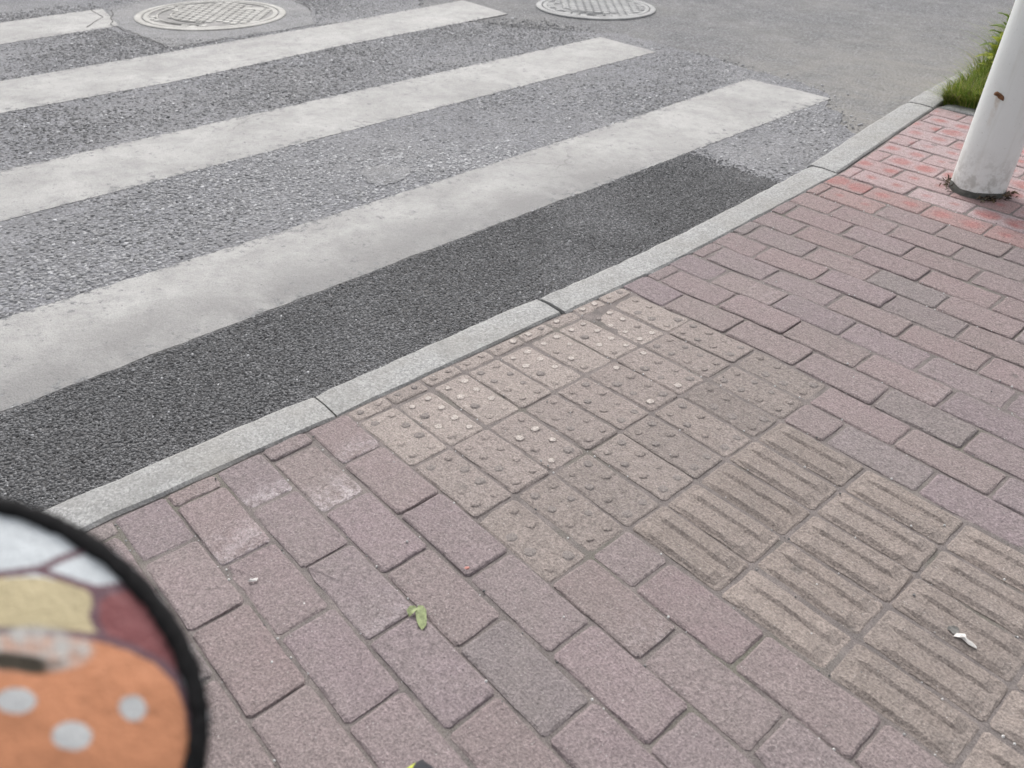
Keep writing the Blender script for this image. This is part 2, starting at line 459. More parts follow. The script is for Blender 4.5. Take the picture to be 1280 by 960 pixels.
for i, (L, U) in enumerate(STRIPES): stripe(L, U, i)
mp = [ray(px, py, ROAD_Z)[:2] for px, py in [(136, 14), (142, 32), (178, 47), (215, 61), (300, 47.5), (392, 32), (388, 14), (372, 2)]]
c0 = ray(265, 20, ROAD_Z)
mp = [tuple(p) for p in mp] + [(-5.05, 2.15), (-5.55, 2.0), (-5.65, 1.3), (-5.45, .95)]
mpatch = sheet('mortar_patch', mp, ROAD_Z + .0058, M['patch'], road, .018, .03, 8, .006)
gout = [tuple(ray(px, py, ROAD_Z)[:2]) for px, py in [(455, 215), (480, 206), (505, 208), (522, 214), (500, 226), (470, 236), (448, 228)]]
sheet('mortar_smear', gout, ROAD_Z + .0065, M['patch'], road, .035, .02, 3, .006)
# cracks round the patch: thin flat slivers with the dark of the recess painted in
def crack(pts, w, seed):
    P = []
    for a, b in zip(pts[:-1], pts[1:]):
        for k in range(14): P.append(Vector((*a, 0)).lerp(Vector((*b, 0)), k / 14))
    P.append(Vector((*pts[-1], 0)))
    V, Fs = [], []
    for i, p in enumerate(P):
        q = p + Vector((noise.noise(p * 7 + Vector((seed, 0, 0))), noise.noise(p * 7 + Vector((0, seed, 5))), 0)) * .035
        d = (P[min(i + 1, len(P) - 1)] - P[max(0, i - 1)]).normalized(); nn = Vector((-d.y, d.x, 0))
        ww = w * (.4 + .9 * abs(noise.noise(p * 15 + Vector((0, 0, seed)))))
        V += [q + nn * ww, q - nn * ww]
    V = [(v.x, v.y, ROAD_Z + .0078) for v in V]
    for i in range(len(P) - 1): Fs.append((2 * i, 2 * i + 1, 2 * i + 3, 2 * i + 2))
    return V, Fs
M['crack'] = mat_simple('crack_dark', (.06, .058, .055), .95, 0, 90, .4)
R2 = lambda L: [tuple(ray(px, py, ROAD_Z)[:2]) for px, py in L]
cv = merge([crack(R2([(112, 13), (128, 22), (110, 35)]), .006, 1), crack(R2([(128, 22), (137, 22), (142, 14)]), .005, 2), crack(R2([(137, 22), (142, 34), (178, 47), (215, 61)]), .005, 3),
            crack(R2([(215, 61), (300, 47), (345, 40), (430, 28)]), .004, 4), crack(R2([(372, 1), (382, 10), (390, 16)]), .005, 5)])
ck = mesh_obj('crack', cv[0], cv[1], M['crack'], road)

# exposed stones standing out of the worn surface and of the fresh patch (uncountable)
def stones(name, P, r0, r1, hfac, cols, parent, z, flat=.72):
    n = len(P)
    r = RNG.uniform(r0, r1, n) ** 1.0; k = 6
    th = (np.arange(k) / k * 2 * np.pi)[None, :] + RNG.uniform(0, 6.28, n)[:, None]
    el = RNG.uniform(.6, 1., n)[:, None]; ro = RNG.uniform(0, 3.14, n)[:, None]
    rr = r[:, None] * RNG.uniform(.75, 1.15, (n, k))
    def ring(s):
        a = np.cos(th) * rr * s; b = np.sin(th) * rr * s * el
        return a * np.cos(ro) - b * np.sin(ro), a * np.sin(ro) + b * np.cos(ro)
    V = np.zeros((n, 2 * k, 3), np.float32)
    x, y = ring(1.); V[:, :k, 0] = P[:, :1] + x; V[:, :k, 1] = P[:, 1:2] + y; V[:, :k, 2] = z - .001
    x, y = ring(flat); V[:, k:, 0] = P[:, :1] + x; V[:, k:, 1] = P[:, 1:2] + y
    tx, ty = RNG.normal(0, .16, (n, 1)), RNG.normal(0, .16, (n, 1))
    V[:, k:, 2] = z + r[:, None] * hfac * RNG.uniform(.5, 1.3, (n, 1)) + x * tx + y * ty
    f = []
    for j in range(k): f.append((j, (j + 1) % k, k + (j + 1) % k)); f.append((j, k + (j + 1) % k, k + j))
    for j in range(1, k - 1): f.append((k, k + j, k + j + 1))
    Fc = (np.array(f)[None] + (np.arange(n) * 2 * k)[:, None, None]).reshape(-1, 3)
    C = np.ones((n, 2 * k, 4), np.float32); C[:, :, :3] = cols[:, None, None] * np.array([1, 1, 1])
    o = fast_mesh(name, V.reshape(-1, 3), Fc, M['stone'], parent, C.reshape(-1, 4))
    o['kind'] = 'stuff'; return o
def vis(P, z, mx=60):
    d = np.c_[P, np.full(len(P), z)] - CAM_C
    c = d @ CAM_R.T
    x = 640 + F * c[:, 0] / c[:, 2]; y = 480 + F * c[:, 1] / c[:, 2]
    return (c[:, 2] > .1) & (x > -mx) & (x < 1280 + mx) & (y > -mx) & (y < 960 + mx)
P = np.c_[RNG.uniform(-5.7, -.76, 190000), RNG.uniform(-1.7, 3.25, 190000)]
dens = np.array([.55 + .9 * fbm(a, b, 1.3, 3, 4.) for a, b in P[:, :]])
keep = vis(P, ROAD_Z) & (RNG.random(len(P)) < np.clip(dens, .15, .95))
def dist_ok(P, g_=-.003):
    ok = np.ones(len(P), bool)
    for L, U in STRIPES:
        l = np.interp(P[:, 1], [p[1] for p in L], [p[0] for p in L]); u = np.interp(P[:, 1], [p[1] for p in U], [p[0] for p in U])
        ok &= ~((P[:, 0] < l + g_) & (P[:, 0] > u - g_) & (P[:, 1] < max(L[-1][1], U[-1][1]) + .02))
    return ok
keep &= dist_ok(P)
in_patch = (P[:, 0] > np.interp(P[:, 1], [p[1] for p in S1L], [p[0] for p in S1L])) & (P[:, 1] < 1.84)
keep &= ~in_patch
keep &= ~((np.hypot(P[:, 0] - c0[0], P[:, 1] - c0[1]) < .66)) & (P[:, 0] < -.80 - .1 * np.clip(P[:, 1] - 1.2, 0, 9))
edge = 3.1 + .12 * np.sin(P[:, 0] * 5) - .35 * np.clip((-3.0 - P[:, 0]) / .6, 0, 1.4) - .85 * np.clip((P[:, 0] + 1.5) / .6, 0, 1) + RNG.normal(0, .12, len(P))
keep &= P[:, 1] < edge
Q = P[keep]
dst = np.array([fbm(a_, b_, .9, 4, 21.) for a_, b_ in Q]); shade = np.where(Q[:, 0] < -2.85, -.035, .02)
tone = np.clip(RNG.normal(.225, .055, len(Q)) + .10 * np.clip(dst, -.5, .8) + shade, .07, .42); br = RNG.random(len(Q)) < .03; tone[br] = RNG.uniform(.38, .52, br.sum())
stones('aggregate', Q, .0040, .0100, .26, tone, road, OLD_Z, .8)
P = np.c_[RNG.uniform(-1.34, -.775, 95000), RNG.uniform(-1.25, 1.90, 95000)]
l = np.interp(P[:, 1], [p[1] for p in S1L], [p[0] for p in S1L])
P = P[vis(P, ROAD_Z) & (P[:, 0] > l + .004) & (P[:, 1] < 1.80 + RNG.normal(0, .035, len(P))) & (P[:, 0] < -.765 - .25 * np.clip(P[:, 1] - 1.45, 0, 1))]
dst = np.array([max(0, fbm(a_, b_, 2.2, 4, 9.)) for a_, b_ in P]) + .5 * np.clip((P[:, 0] + .84) / .07, 0, 1)
tone = np.clip(RNG.normal(.120, .04, len(P)) + .075 * np.clip(dst, 0, 1), .03, .3); br = RNG.random(len(P)) < .004; tone[br] = RNG.uniform(.3, .5, br.sum())
stones('aggregate', P, .0024, .0050, .5, tone, road, ROAD_Z + .0065)

# ------------------------------------------------------------------ manhole covers
def manhole(name, c, R, body, ground, label, lug):
    e = empty(name, (c[0], c[1], ROAD_Z - .001)); tag(e, label, 'manhole cover', 'manhole covers in the road')
    V, Fs = lathe([(R * 1.0, -.01), (R * 1.0, .011), (R * .985, .014), (R * .915, .014), (R * .905, .008), (R * .905, -.01)], 72)
    mesh_obj('frame_ring', V, Fs, body, e)
    r = R * .89
    V, Fs = lathe([(r, -.01), (r, .012), (r * .985, .014), (r * .93, .014), (r * .92, .008), (.001, .008)], 72)
    cov = mesh_obj('cover', V, Fs, [body, ground], e, mi=[1 if i // 72 == 4 else 0 for i in range(len(Fs))])
    parts = []; s = .036
    for a in range(-16, 17):
        for b in range(-16, 17):
            x = s * 1.732 * (a + b * .5); y = s * 1.5 * b
            d = math.hypot(x, y)
            if d > r * .90: continue
            if lug and (math.hypot(x - lug[0], y - lug[1]) < .06): continue
            if r * .60 < d < r * .80 and 2.6 < math.atan2(y, x) % 6.28 < 4.9: continue
            V = []; x, y = y, x
            for k in range(6):
                t = 0 + k * math.pi / 3; V.append((x + s * .86 * math.cos(t), y + s * .86 * math.sin(t), .0075))
            for k in range(6):
                t = k * math.pi / 3; V.append((x + s * .72 * math.cos(t), y + s * .72 * math.sin(t), .0135))
            parts.append((V, [(k, (k + 1) % 6, 6 + (k + 1) % 6, 6 + k) for k in range(6)] + [tuple(range(6, 12))]))
    V, Fs = merge(parts); mesh_obj('tread', V, Fs, body, cov)['kind'] = 'stuff'
    for rr in (r * .60, r * .80):                             # the curved band without lettering that can be read
        pts = [Vector((rr * math.cos(t), rr * math.sin(t), .010)) for t in np.linspace(2.65, 4.85, 22)]
        V, Fs = tube(pts, .007, 6); mesh_obj('band_rib', V, Fs, body, cov)
    if lug:
        V = [(lug[0] + sx * .075 * a_, lug[1] + sy * .04 * a_, z_) for z_, a_ in ((.007, 1), (.0145, .9)) for sx, sy in ((-1, -1), (1, -1), (1, 1), (-1, 1))]
        o = mesh_obj('lifting_plate', V, [(0, 1, 5, 4), (1, 2, 6, 5), (2, 3, 7, 6), (3, 0, 4, 7), (4, 5, 6, 7)], body, cov)
    return e
a, b = ray(174, 20, ROAD_Z), ray(354, 20, ROAD_Z); t_, bt = ray(265, 1, ROAD_Z), ray(265, 41, ROAD_Z)
mc = (a + b + t_ + bt) / 4
m1 = manhole('manhole_cover', mc, .47, M['iron'], M['irondark'], 'round pale dusty manhole cover in a cracked mortar patch beside the crosswalk stripe', (.22, .20))
m1.rotation_euler.z = math.radians(48)
a, b, bt = ray(671, 8, ROAD_Z), ray(819, 14, ROAD_Z), ray(745, 28, ROAD_Z)
mc2 = (a + b) / 2; mc2[0] -= .02; mc2[1] += .02
m2 = manhole('manhole_cover', mc2, .425, M['iron2'], M['iron2dark'], 'round grey manhole cover flush in the smooth asphalt past the stripe ends', None)
m2.rotation_euler.z = math.radians(48)

# ------------------------------------------------------------------ kerb
kerb = tag_s(empty('kerb'))
def kerb_stone(y0, y1, dx=0, dz=0, rot=0, w=None):
    """one granite kerb stone following the line of the kerb, rough edges"""
    n = max(4, int((y1 - y0) / .045)); V, Fs = [], []
    rnd = random.uniform(0, 100)
    for i in range(n + 1):
        t = i / n; y = y0 + (y1 - y0) * t
        xi_, xo_ = kin(y) + dx + rot * (t - .5), kout(y) + dx + rot * (t - .5)
        z = zp(kin(y), y) - .002 + dz
        cr = .003 * (1 if i in (0, n) else 0)
        nz = lambda s, a: a * (noise.noise(Vector((y * 17, s, rnd))) + .6 * noise.noise(Vector((y * 55, s, rnd + 3))))
        ys = y + (0 if 0 < i < n else .0)
        bi = max(0, noise.noise(Vector((y * 13, 40, rnd))) - .32) * .022; bo = max(0, noise.noise(Vector((y * 15, 60, rnd))) - .34) * .020
        xi_ -= bi; xo_ += bo
        prof = [(xo_ - .004, ROAD_Z - .1), (xo_ + nz(0, .002), z - .022), (xo_ + .006 + nz(1, .003), z - .006 + nz(2, .002) - cr), (xo_ + .016 + nz(3, .003), z - .0005 - cr),
                ((xo_ + xi_) / 2, z + .001 + nz(7, .001) - cr * .5), (xi_ - .006 + nz(4, .0025), z - cr), (xi_ + nz(5, .0025), z - .006 - cr), (xi_, z - .1)]
        V += [(px, ys, pz) for px, pz in prof]
    w_ = 8
    for i in range(n):
        for j in range(w_ - 1): Fs.append((i * w_ + j, i * w_ + j + 1, (i + 1) * w_ + j + 1, (i + 1) * w_ + j))
    Fs.append(tuple(range(w_ - 1, -1, -1))); Fs.append(tuple(n * w_ + j for j in range(w_)))
    return mesh_obj('kerb_stone', V, Fs, M['granite'], kerb)
ks = [(-4.40, -3.66, 0, 0, 0), (-3.65, -2.93, 0, 0, 0), (-2.92, -2.20, 0, 0, 0), (-2.19, -1.66, 0, 0, 0), (-1.65, -.945, .002, 0, 0), (-.935, -.220, 0, 0, .004), (-.214, .478, -.004, -.003, -.008), (.484, 1.834, .006, .002, .004),
      (1.848, 2.745, -.006, 0, .004), (2.752, 3.74, -.004, .002, 0), (3.75, 4.74, 0, 0, 0), (4.75, 5.74, 0, 0, 0), (5.75, 6.74, 0, 0, 0)]
for k in ks: kerb_stone(*k)
# low edging that closes the planted strip towards the bricks
def edging(x0, x1, y0, y1):
    V, Fs = [], []; n = 12
    for i in range(n + 1):
        x = x0 + (x1 - x0) * i / n
        c = .006 if i in (0, n) else 0
        for y, dz in ((y0, -.09), (y0, -.006), (y0 + .006, 0), (y1 - .006, 0), (y1, -.006), (y1, -.09)):
            V.append((x, y + .002 * noise.noise(Vector((x * 30, y * 9, 1))), zp(x, y0) + .006 + dz - c))
    for i in range(n):
        for j in range(5): Fs.append((i * 6 + j + 1, i * 6 + j, (i + 1) * 6 + j, (i + 1) * 6 + j + 1))
    Fs.append(tuple(range(6))); Fs.append(tuple(n * 6 + j for j in range(5, -1, -1)))
    mesh_obj('edging_stone', V, Fs, M['granite'], kerb)
BED_Y = 2.760
for x0 in (-.722, -.31, .10, .51, .92, 1.33, 1.74): edging(x0, x0 + .40, BED_Y, BED_Y + .085)

# ------------------------------------------------------------------ pavement and bricks
us = np.r_[0, .008, .02, np.arange(.06, 3.3, .06)]; ys = np.arange(-2.6, 2.80, .06)
V = []
for y in ys:
    for u in us:
        x = kin(y) - .002 + u
        V.append((x, y, zp(x, y) - .0038 - (.006 if u < .01 else 0) + max(-.002, min(.0012, .0020 * fbm(x, y, 9, 3)))))
nx = len(us)
Fs = [(j * nx + i, j * nx + i + 1, (j + 1) * nx + i + 1, (j + 1) * nx + i) for j in range(len(ys) - 1) for i in range(nx - 1)]
pave = tag_s(mesh_obj('pavement', V, Fs, M['sand'], None, True))

def brick_geo(l, w, seed, h=.05, skew=(0, 0), chip=0):
    """brick with rounded worn edges, origin at its centre, top at z = 0; skew slants the two ends"""
    rnd = random.Random(seed); V, Fs = [], []
    a, b = l / 2, w / 2; c = min(.006, a * .4, b * .4)
    corner = []
    P = []
    def side(p, q, n):
        for i in range(n): P.append((p[0] + (q[0] - p[0]) * i / n, p[1] + (q[1] - p[1]) * i / n))
    nl = max(2, int(l / .03)); nw = max(2, int(w / .03))
    side((-a + c, -b), (a - c, -b), nl); P.append((a - c * .3, -b + c * .3)) if False else None
    side((a - c, -b), (a, -b + c), 1); side((a, -b + c), (a, b - c), nw); side((a, b - c), (a - c, b), 1)
    side((a - c, b), (-a + c, b), nl); side((-a + c, b), (-a, b - c), 1); side((-a, b - c), (-a, -b + c), nw); side((-a, -b + c), (-a + c, -b), 1)
    n = len(P)
    def sk(x, y):                                 # slanted ends for bricks cut along the kerb
        if x < 0: return x + skew[0] * y
        return x + skew[1] * y
    rings = [(-h, 0, 0), (-.0045, 0, .0008), (-.0017, .0018, .0010), (-.0003, .0052, .0012)]
    for z, ins, jt in rings:
        for x, y in P:
            sx = (a - ins) / a; sy = (b - ins) / b
            bite = 0
            q = noise.noise(Vector((x * 42 + seed * 3.7, y * 42, seed * 1.9)))
            if jt and q > .5: bite = (q - .5) * .014
            X = x * sx; Y = y * sy
            V.append((sk(X, Y) + rnd.uniform(-jt, jt) - math.copysign(bite, x) * (abs(x) > a - .012), Y + rnd.uniform(-jt, jt) - math.copysign(bite, y) * (abs(y) > b - .012), z - bite * .35 + (rnd.uniform(-.0006, .0006) if jt else 0)))
    for r in range(3):
        for i in range(n): Fs.append((r * n + i, r * n + (i + 1) % n, (r + 1) * n + (i + 1) % n, (r + 1) * n + i))
    c0_ = len(V); V.append((0, 0, .0002)); Fs += [(3 * n + i, 3 * n + (i + 1) % n, c0_) for i in range(n)]
    return V, Fs
def dots_geo(l, w, seed, x_shift=0., worn=0.):
    V, Fs = brick_geo(l, w, seed); mi = [0] * len(Fs); rnd = random.Random(seed + 99)
    for ix in range(4):
        for iy in range(2):
            x = (ix - 1.5) * .048 + x_shift; y = (iy - .5) * .046
            if abs(x) > l / 2 - .013: continue
            r = .0132 * rnd.uniform(.75, 1.05); hh = .0029 * rnd.uniform(.4, 1.15); o = len(V); k = 10
            if rnd.random() < .08: continue
            x += rnd.uniform(-.002, .002); y += rnd.uniform(-.002, .002)
            for rr, z in ((r, -.001), (r * .66, hh * .8), (r * .40, hh)):
                for j in range(k):
                    t = 2 * math.pi * j / k; V.append((x + rr * math.cos(t) * rnd.uniform(.82, 1.14), y + rr * math.sin(t) * rnd.uniform(.82, 1.14), z))
            wn_ = 1 if rnd.random() < worn else (2 if rnd.random() < .5 else 0)
            for q in range(2):
                for j in range(k): Fs.append((o + q * k + j, o + q * k + (j + 1) % k, o + (q + 1) * k + (j + 1) % k, o + (q + 1) * k + j)); mi.append(wn_ if q or wn_ == 2 else 0)
            Fs.append(tuple(o + 2 * k + j for j in range(k))); mi.append(wn_)
    return V, Fs, mi
def bars_geo(l, w, seed):
    V, Fs = brick_geo(l, w, seed); rnd = random.Random(seed + 5)
    for yc in (-.0245, .0245):
        o = len(V); n = 8; prof = [(-.0185, -.001), (-.0110, .0054), (.0092, .0057), (.0172, -.001)]
        for i in range(n + 1):
            x = (i / n - .5) * (l - .020); e = 0 if 0 < i < n else 1
            for y, z in prof:
                zz = z if z < 0 else z * (0 if e else 1) * rnd.uniform(.8, 1.1)
                V.append((x, yc + y * rnd.uniform(.92, 1.08), zz - (.001 if e else 0)))
        for i in range(n):
            for j in range(3): Fs.append((o + i * 4 + j + 1, o + i * 4 + j, o + (i + 1) * 4 + j, o + (i + 1) * 4 + j + 1))
    return V, Fs
def as_mesh(name, V, Fs, mats, mi=None):
    me = bpy.data.meshes.new(name); me.from_pydata([tuple(v) for v in V], [], Fs)
    for m_ in mats: me.materials.append(m_)
    if mi: me.polygons.foreach_set('material_index', np.array(mi, np.int32))
    me.update(); return me

GAP = .0046
YK = lambda k: .1 * k if k <= 7 else .7 + .1027 * (k - 7)
full = {}
WD = {'dots': .01, 'wdots': .72, 'hdots': .25}
def shared(kind, w, i):
    key = (kind, round(w, 3), i)
    if key not in full:
        l = .2 - GAP; s = hash(key) % 1000 + i * 17
        if kind == 'plain': full[key] = as_mesh('paving_brick', *brick_geo(l, w, s), [M['brick']])
        elif kind == 'red': full[key] = as_mesh('red_brick', *brick_geo(l, w, s), [M['red']])
        elif kind == 'bars': full[key] = as_mesh('bar_brick', *bars_geo(l, w, s), [M['tact']])
        elif kind in WD:
            V, Fs, mi = dots_geo(l, w, s, 0, WD[kind]); full[key] = as_mesh('dot_brick', V, Fs, [M['tact'], M['dot'], M['dotdark']], mi)
    return full[key]
def lerp3(a, b, t): return tuple(a[i] + (b[i] - a[i]) * t for i in range(3))
rest = []                                                        # geometry of bricks outside the picture
counts = {}
def lay(kind, x0, x1, k, cut_left=False):
    y0, y1 = YK(k), YK(k + 1); yc = (y0 + y1) / 2; w = y1 - y0 - GAP
    xc = (x0 + x1) / 2
    is_full = abs((x1 - x0) - .2) < .004 and not cut_left
    seen = in_view((xc, yc, zp(xc, yc)), 130)
    r = random.random
    name = {'plain': 'paving_brick', 'red': 'red_brick', 'bars': 'bar_brick', 'dots': 'dot_brick', 'wdots': 'dot_brick', 'hdots': 'dot_brick'}[kind]
    l = x1 - x0 - GAP
    if l < .012: return
    dz = random.gauss(0, .0009); tx, ty = random.gauss(0, .006), random.gauss(0, .006)
    gx = (zp(xc + .05, yc) - zp(xc - .05, yc)) / .1; gy = (zp(xc, yc + .05) - zp(xc, yc - .05)) / .1
    loc = (xc + random.gauss(0, .0009), yc + random.gauss(0, .0009), zp(xc, yc) + dz)
    if kind in WD or kind == 'bars': loc = (loc[0], loc[1], loc[2] - .001)
    rot = (math.atan(gy) + tx, -math.atan(gx) + ty, random.gauss(0, .005))
    # colour
    if kind == 'plain':
        c = lerp3((.262, .205, .203), (.246, .203, .194), r())
        c = lerp3(c, (.226, .190, .205), .55 * r())
        if yc > .9: c = lerp3(c, (.33, .225, .215), min(1, (yc - .9) / 1.0) * .55 * r())
        if r() < .06: c = lerp3(c, (.215, .195, .19), .5)
        v = random.gauss(1.03, .022); c = tuple(q * v for q in c)
        bloom = 0.
        if x1 < -.36 and -.62 < yc < -.2: bloom = random.uniform(.6, 1.)
        elif r() < .06: bloom = random.uniform(.1, .3)
    elif kind == 'red':
        c = lerp3((.40, .315, .315), (.37, .268, .264), r()); bloom = 0
        if k <= 17 or r() < .08: c = lerp3((.34, .225, .215), (.31, .235, .225), r())
    else:
        c = lerp3((.278, .236, .218), (.262, .226, .212), r()); bloom = 0
        if kind == 'bars': c = lerp3(c, (.268, .224, .194), .55)
        elif x0 < -.5: c = lerp3(c, (.345, .298, .272), .85)
        elif x0 < -.3: c = lerp3(c, (.30, .255, .235), .6)
        else: c = lerp3(c, (.255, .218, .195), .4)
        v = random.gauss(1, .04); c = tuple(q * v for q in c)
    if is_full and kind != 'x':
        me = shared(kind, w, random.randrange(10 if kind == 'plain' else 5))
    else:
        s = random.randrange(9999)
        if kind in WD:
            V, Fs, mi = dots_geo(l, w, s, -(.2 - (x1 - x0)) / 2, WD[kind] * .6); me = as_mesh(name, V, Fs, [M['tact'], M['dot'], M['dotdark']], mi)
        elif kind == 'bars': me = as_mesh(name, *bars_geo(l, w, s), [M['tact']])
        else:
            sk = (-.10, 0) if (cut_left and yc > 1.9) else (0, 0)
            me = as_mesh(name, *brick_geo(l, w, s, skew=sk), [M['red' if kind == 'red' else 'brick']])
    if not seen:
        mw = Matrix.Translation(loc) @ Matrix.Rotation(rot[2], 4, 'Z') @ Matrix.Rotation(rot[1], 4, 'Y') @ Matrix.Rotation(rot[0], 4, 'X')
        rest.append(([mw @ v.co for v in me.vertices], [tuple(p.vertices) for p in me.polygons], c)); return
    o = bpy.data.objects.new(name, me); o.location = loc; o.rotation_euler = rot; o.color = (*c, 1 - bloom)
    link(o, pave); counts[name] = counts.get(name, 0) + 1

for k in range(-22, 27):
    y0, y1 = YK(k), YK(k + 1); yc = (y0 + y1) / 2
    if y1 > BED_Y - .002: break
    left = kin(yc) + .005
    half = (k % 2 != 0)
    j0 = -5
    edges = [(n + (.5 if half else 0)) * .2 for n in range(-6, 12)]
    if -2 <= k <= 6: edges = [e for e in edges if e > .001] if k < 5 and k >= 0 else edges
    dotrow = -2 <= k <= 6; barrow = 0 <= k <= 4
    spans = []
    if dotrow:
        for n in (-4, -3, -2, -1): spans.append(('dots', n * .2, (n + 1) * .2))
    if barrow:
        for n in range(0, 10): spans.append(('bars', n * .2, (n + 1) * .2))
    lo = 0 if dotrow else -9
    if not barrow:
        ed = sorted(set(round(e, 4) for e in edges if e > lo + .001))
        if dotrow: ed = [0.] + ed
        for a_, b_ in zip(ed[:-1], ed[1:]): spans.append(('plain', a_, b_))
    for kind, a_, b_ in spans:
        if b_ <= left + .012 or a_ > 1.9: continue
        cut = a_ < left
        a2 = max(a_, left)
        if kind == 'plain' and (k >= 17 or (k == 16 and a2 < -.45)): kind = 'red'
        if kind == 'dots' and a_ < -.5 and k in (-1, 0, 2, 3, 4, 5): kind = 'wdots'
        if kind == 'dots' and -.5 < a_ < -.3 and k in (0, 3, 4): kind = 'hdots'
        lay(kind, a2, b_, k, cut)
V, Fs = merge([(v, f) for v, f, c in rest])
me = bpy.data.meshes.new('surrounding_bricks'); me.from_pydata([tuple(v) for v in V], [], Fs); me.materials.append(M['brick']); me.update()
ro = link(bpy.data.objects.new('surrounding_bricks', me), pave); ro['kind'] = 'stuff'; ro.color = (.255, .21, .208, 1)
print('bricks', counts, len(rest))

# ground past the bricks, and the soil of the planted strip
ground = tag_s(mesh_obj('ground', [(-.66, -260, -.062), (260, -260, -.062), (260, 260, -.062), (-4, 260, -.062), (-.66, 6, -.062)], [(0, 1, 2, 3, 4)], M['soil']))
def bedx(y): return kin(y) + .004
V, Fs = [], []; n = 40; w_ = 24
for j in range(n + 1):
    y = BED_Y + .08 + 3.9 * j / n
    for i in range(w_ + 1):
        x = bedx(y) + (2.1 - bedx(y)) * i / w_
        V.append((x, y, .085 + .03 * sst((x - bedx(y)) / .25) + .012 * fbm(x, y, 6)))
for j in range(n):
    for i in range(w_): q = j * (w_ + 1) + i; Fs.append((q, q + 1, q + w_ + 2, q + w_ + 1))
tag_s(mesh_obj('soil_bed', V, Fs, M['soil'], None, True))

# ------------------------------------------------------------------ pole
PC = Vector((-.255, 2.045, zp(-.255, 2.045)))
pole = empty('steel_pole', PC); tag(pole, 'tall round white painted steel pole standing in the red bricks', 'pole')
H = 5.2; R0 = .0855
prof = []
nz = 60
V, Fs = [], []; seg = 40
for i in range(nz + 1):
    z = .021 + (H - .021) * (i / nz) ** 1.6
    r = R0 - .0035 * z
    for j in range(seg):
        t = 2 * math.pi * j / seg
        zz = z + (.007 * noise.noise(Vector((math.cos(t) * 2.3, math.sin(t) * 2.3, 5))) - .004 if i == 0 else 0)
        V.append((r * math.cos(t), r * math.sin(t), zz))
for i in range(nz):
    for j in range(seg): Fs.append((i * seg + j, i * seg + (j + 1) % seg, (i + 1) * seg + (j + 1) % seg, (i + 1) * seg + j))
Fs.append(tuple(nz * seg + j for j in range(seg)))
mesh_obj('shaft', V, Fs, M['pole'], pole, True)
V, Fs = lathe([(R0 + .001, -.06), (R0 + .001, .013), (R0 - .003, .019), (R0 - .004, .045)], 40)
mesh_obj('base_collar', V, Fs, M['collar'], pole, True)
# rust scar where a fitting broke off
dcam = Vector((CAM_C[0] - PC.x, CAM_C[1] - PC.y, 0)).normalized(); side = Vector((0, 0, 1)).cross(dcam)
sc = on_pole(1249, 120)
V, Fs = [], []
nrm = Vector((sc.x, sc.y, 0)).normalized(); tg = Vector((0, 0, 1)).cross(nrm)
ring = 9
for q, (s, dd) in enumerate(((1., -.001), (.7, .006), (.25, .004))):
    for j in range(ring):
        t = 2 * math.pi * j / ring; ww = 1 + .9 * noise.noise(Vector((j * 2.7, 2.3, 3.4)))
        V.append(sc + tg * (.015 * s * ww * math.cos(t)) + Vector((0, 0, 1)) * (.008 * s * ww * math.sin(t) - .005 * s * math.cos(t)) + nrm * dd)
for q in range(2):
    for j in range(ring): Fs.append((q * ring + j, q * ring + (j + 1) % ring, (q + 1) * ring + (j + 1) % ring, (q + 1) * ring + j))
Fs.append(tuple(2 * ring + j for j in range(ring)))
mesh_obj('rust_scar', V, Fs, M['rust'], pole)

# ------------------------------------------------------------------ grass and weeds
def blades(name, pts, hmin, hmax, w, cols, lean=.45, parent=None, nseg=4):
    V, Fs, C = [], [], []
    for (x, y, z, dirx, diry) in pts:
        h = random.uniform(hmin, hmax) * (1 + 1.5 * sst((y - 2.9) / .9)); a = random.uniform(0, 6.28)
        bx, by = math.cos(a) * random.uniform(.1, lean) + dirx, math.sin(a) * random.uniform(.1, lean) + diry
        ta = math.atan2(by, bx) + math.pi / 2; wx, wy = math.cos(ta) * w * .5, math.sin(ta) * w * .5
        c = random.choice(cols); v = random.uniform(.7, 1.25); c = [q * v for q in c]
        o = len(V)
        for i in range(nseg):
            t = i / nseg; s = 1 - t * .75
            px, py, pz = x + bx * h * t * t, y + by * h * t * t, z + h * (t - .35 * t * t * math.hypot(bx, by))
            V += [(px - wx * s, py - wy * s, pz), (px + wx * s, py + wy * s, pz)]; C += [(*c, 1)] * 2
        V.append((x + bx * h, y + by * h, z + h * (1 - .35 * math.hypot(bx, by)))); C.append((*c, 1))
        for i in range(nseg - 1): q = o + 2 * i; Fs += [(q, q + 1, q + 3), (q, q + 3, q + 2)]
        q = o + 2 * (nseg - 1); Fs.append((q, q + 1, q + 2))
    return fast_mesh(name, V, Fs, M['grass'], parent, C)
GC = [(.16, .24, .03), (.22, .28, .045)] + [(.13, .21, .028), (.18, .26, .04), (.10, .17, .022), (.25, .30, .06), (.32, .30, .09), (.30, .33, .07), (.34, .31, .14)]
pts = []
for i in range(15000):
    y = BED_Y + .07 + random.random() ** 1.5 * 2.6; d = random.random() ** 1.8
    x = bedx(y) + .005 + d * .5
    edgey = max(0, 1 - (y - BED_Y - .07) / .12)
    pts.append((x, y, .085 + .03 * sst(d / .4), -.25 * (1 - d), -.4 * edgey))
gr = blades('grass', pts, .035, .125, .0052, GC, .95)
tag(gr, 'green tufted grass spilling over the kerb behind the white pole', 'grass', kind='stuff')
M['weedleaf'] = mat_leafy('weed_leaf', (.13, .19, .03))
M['weedleaf2'] = mat_leafy('weed_leaf_yellow', (.30, .34, .045))
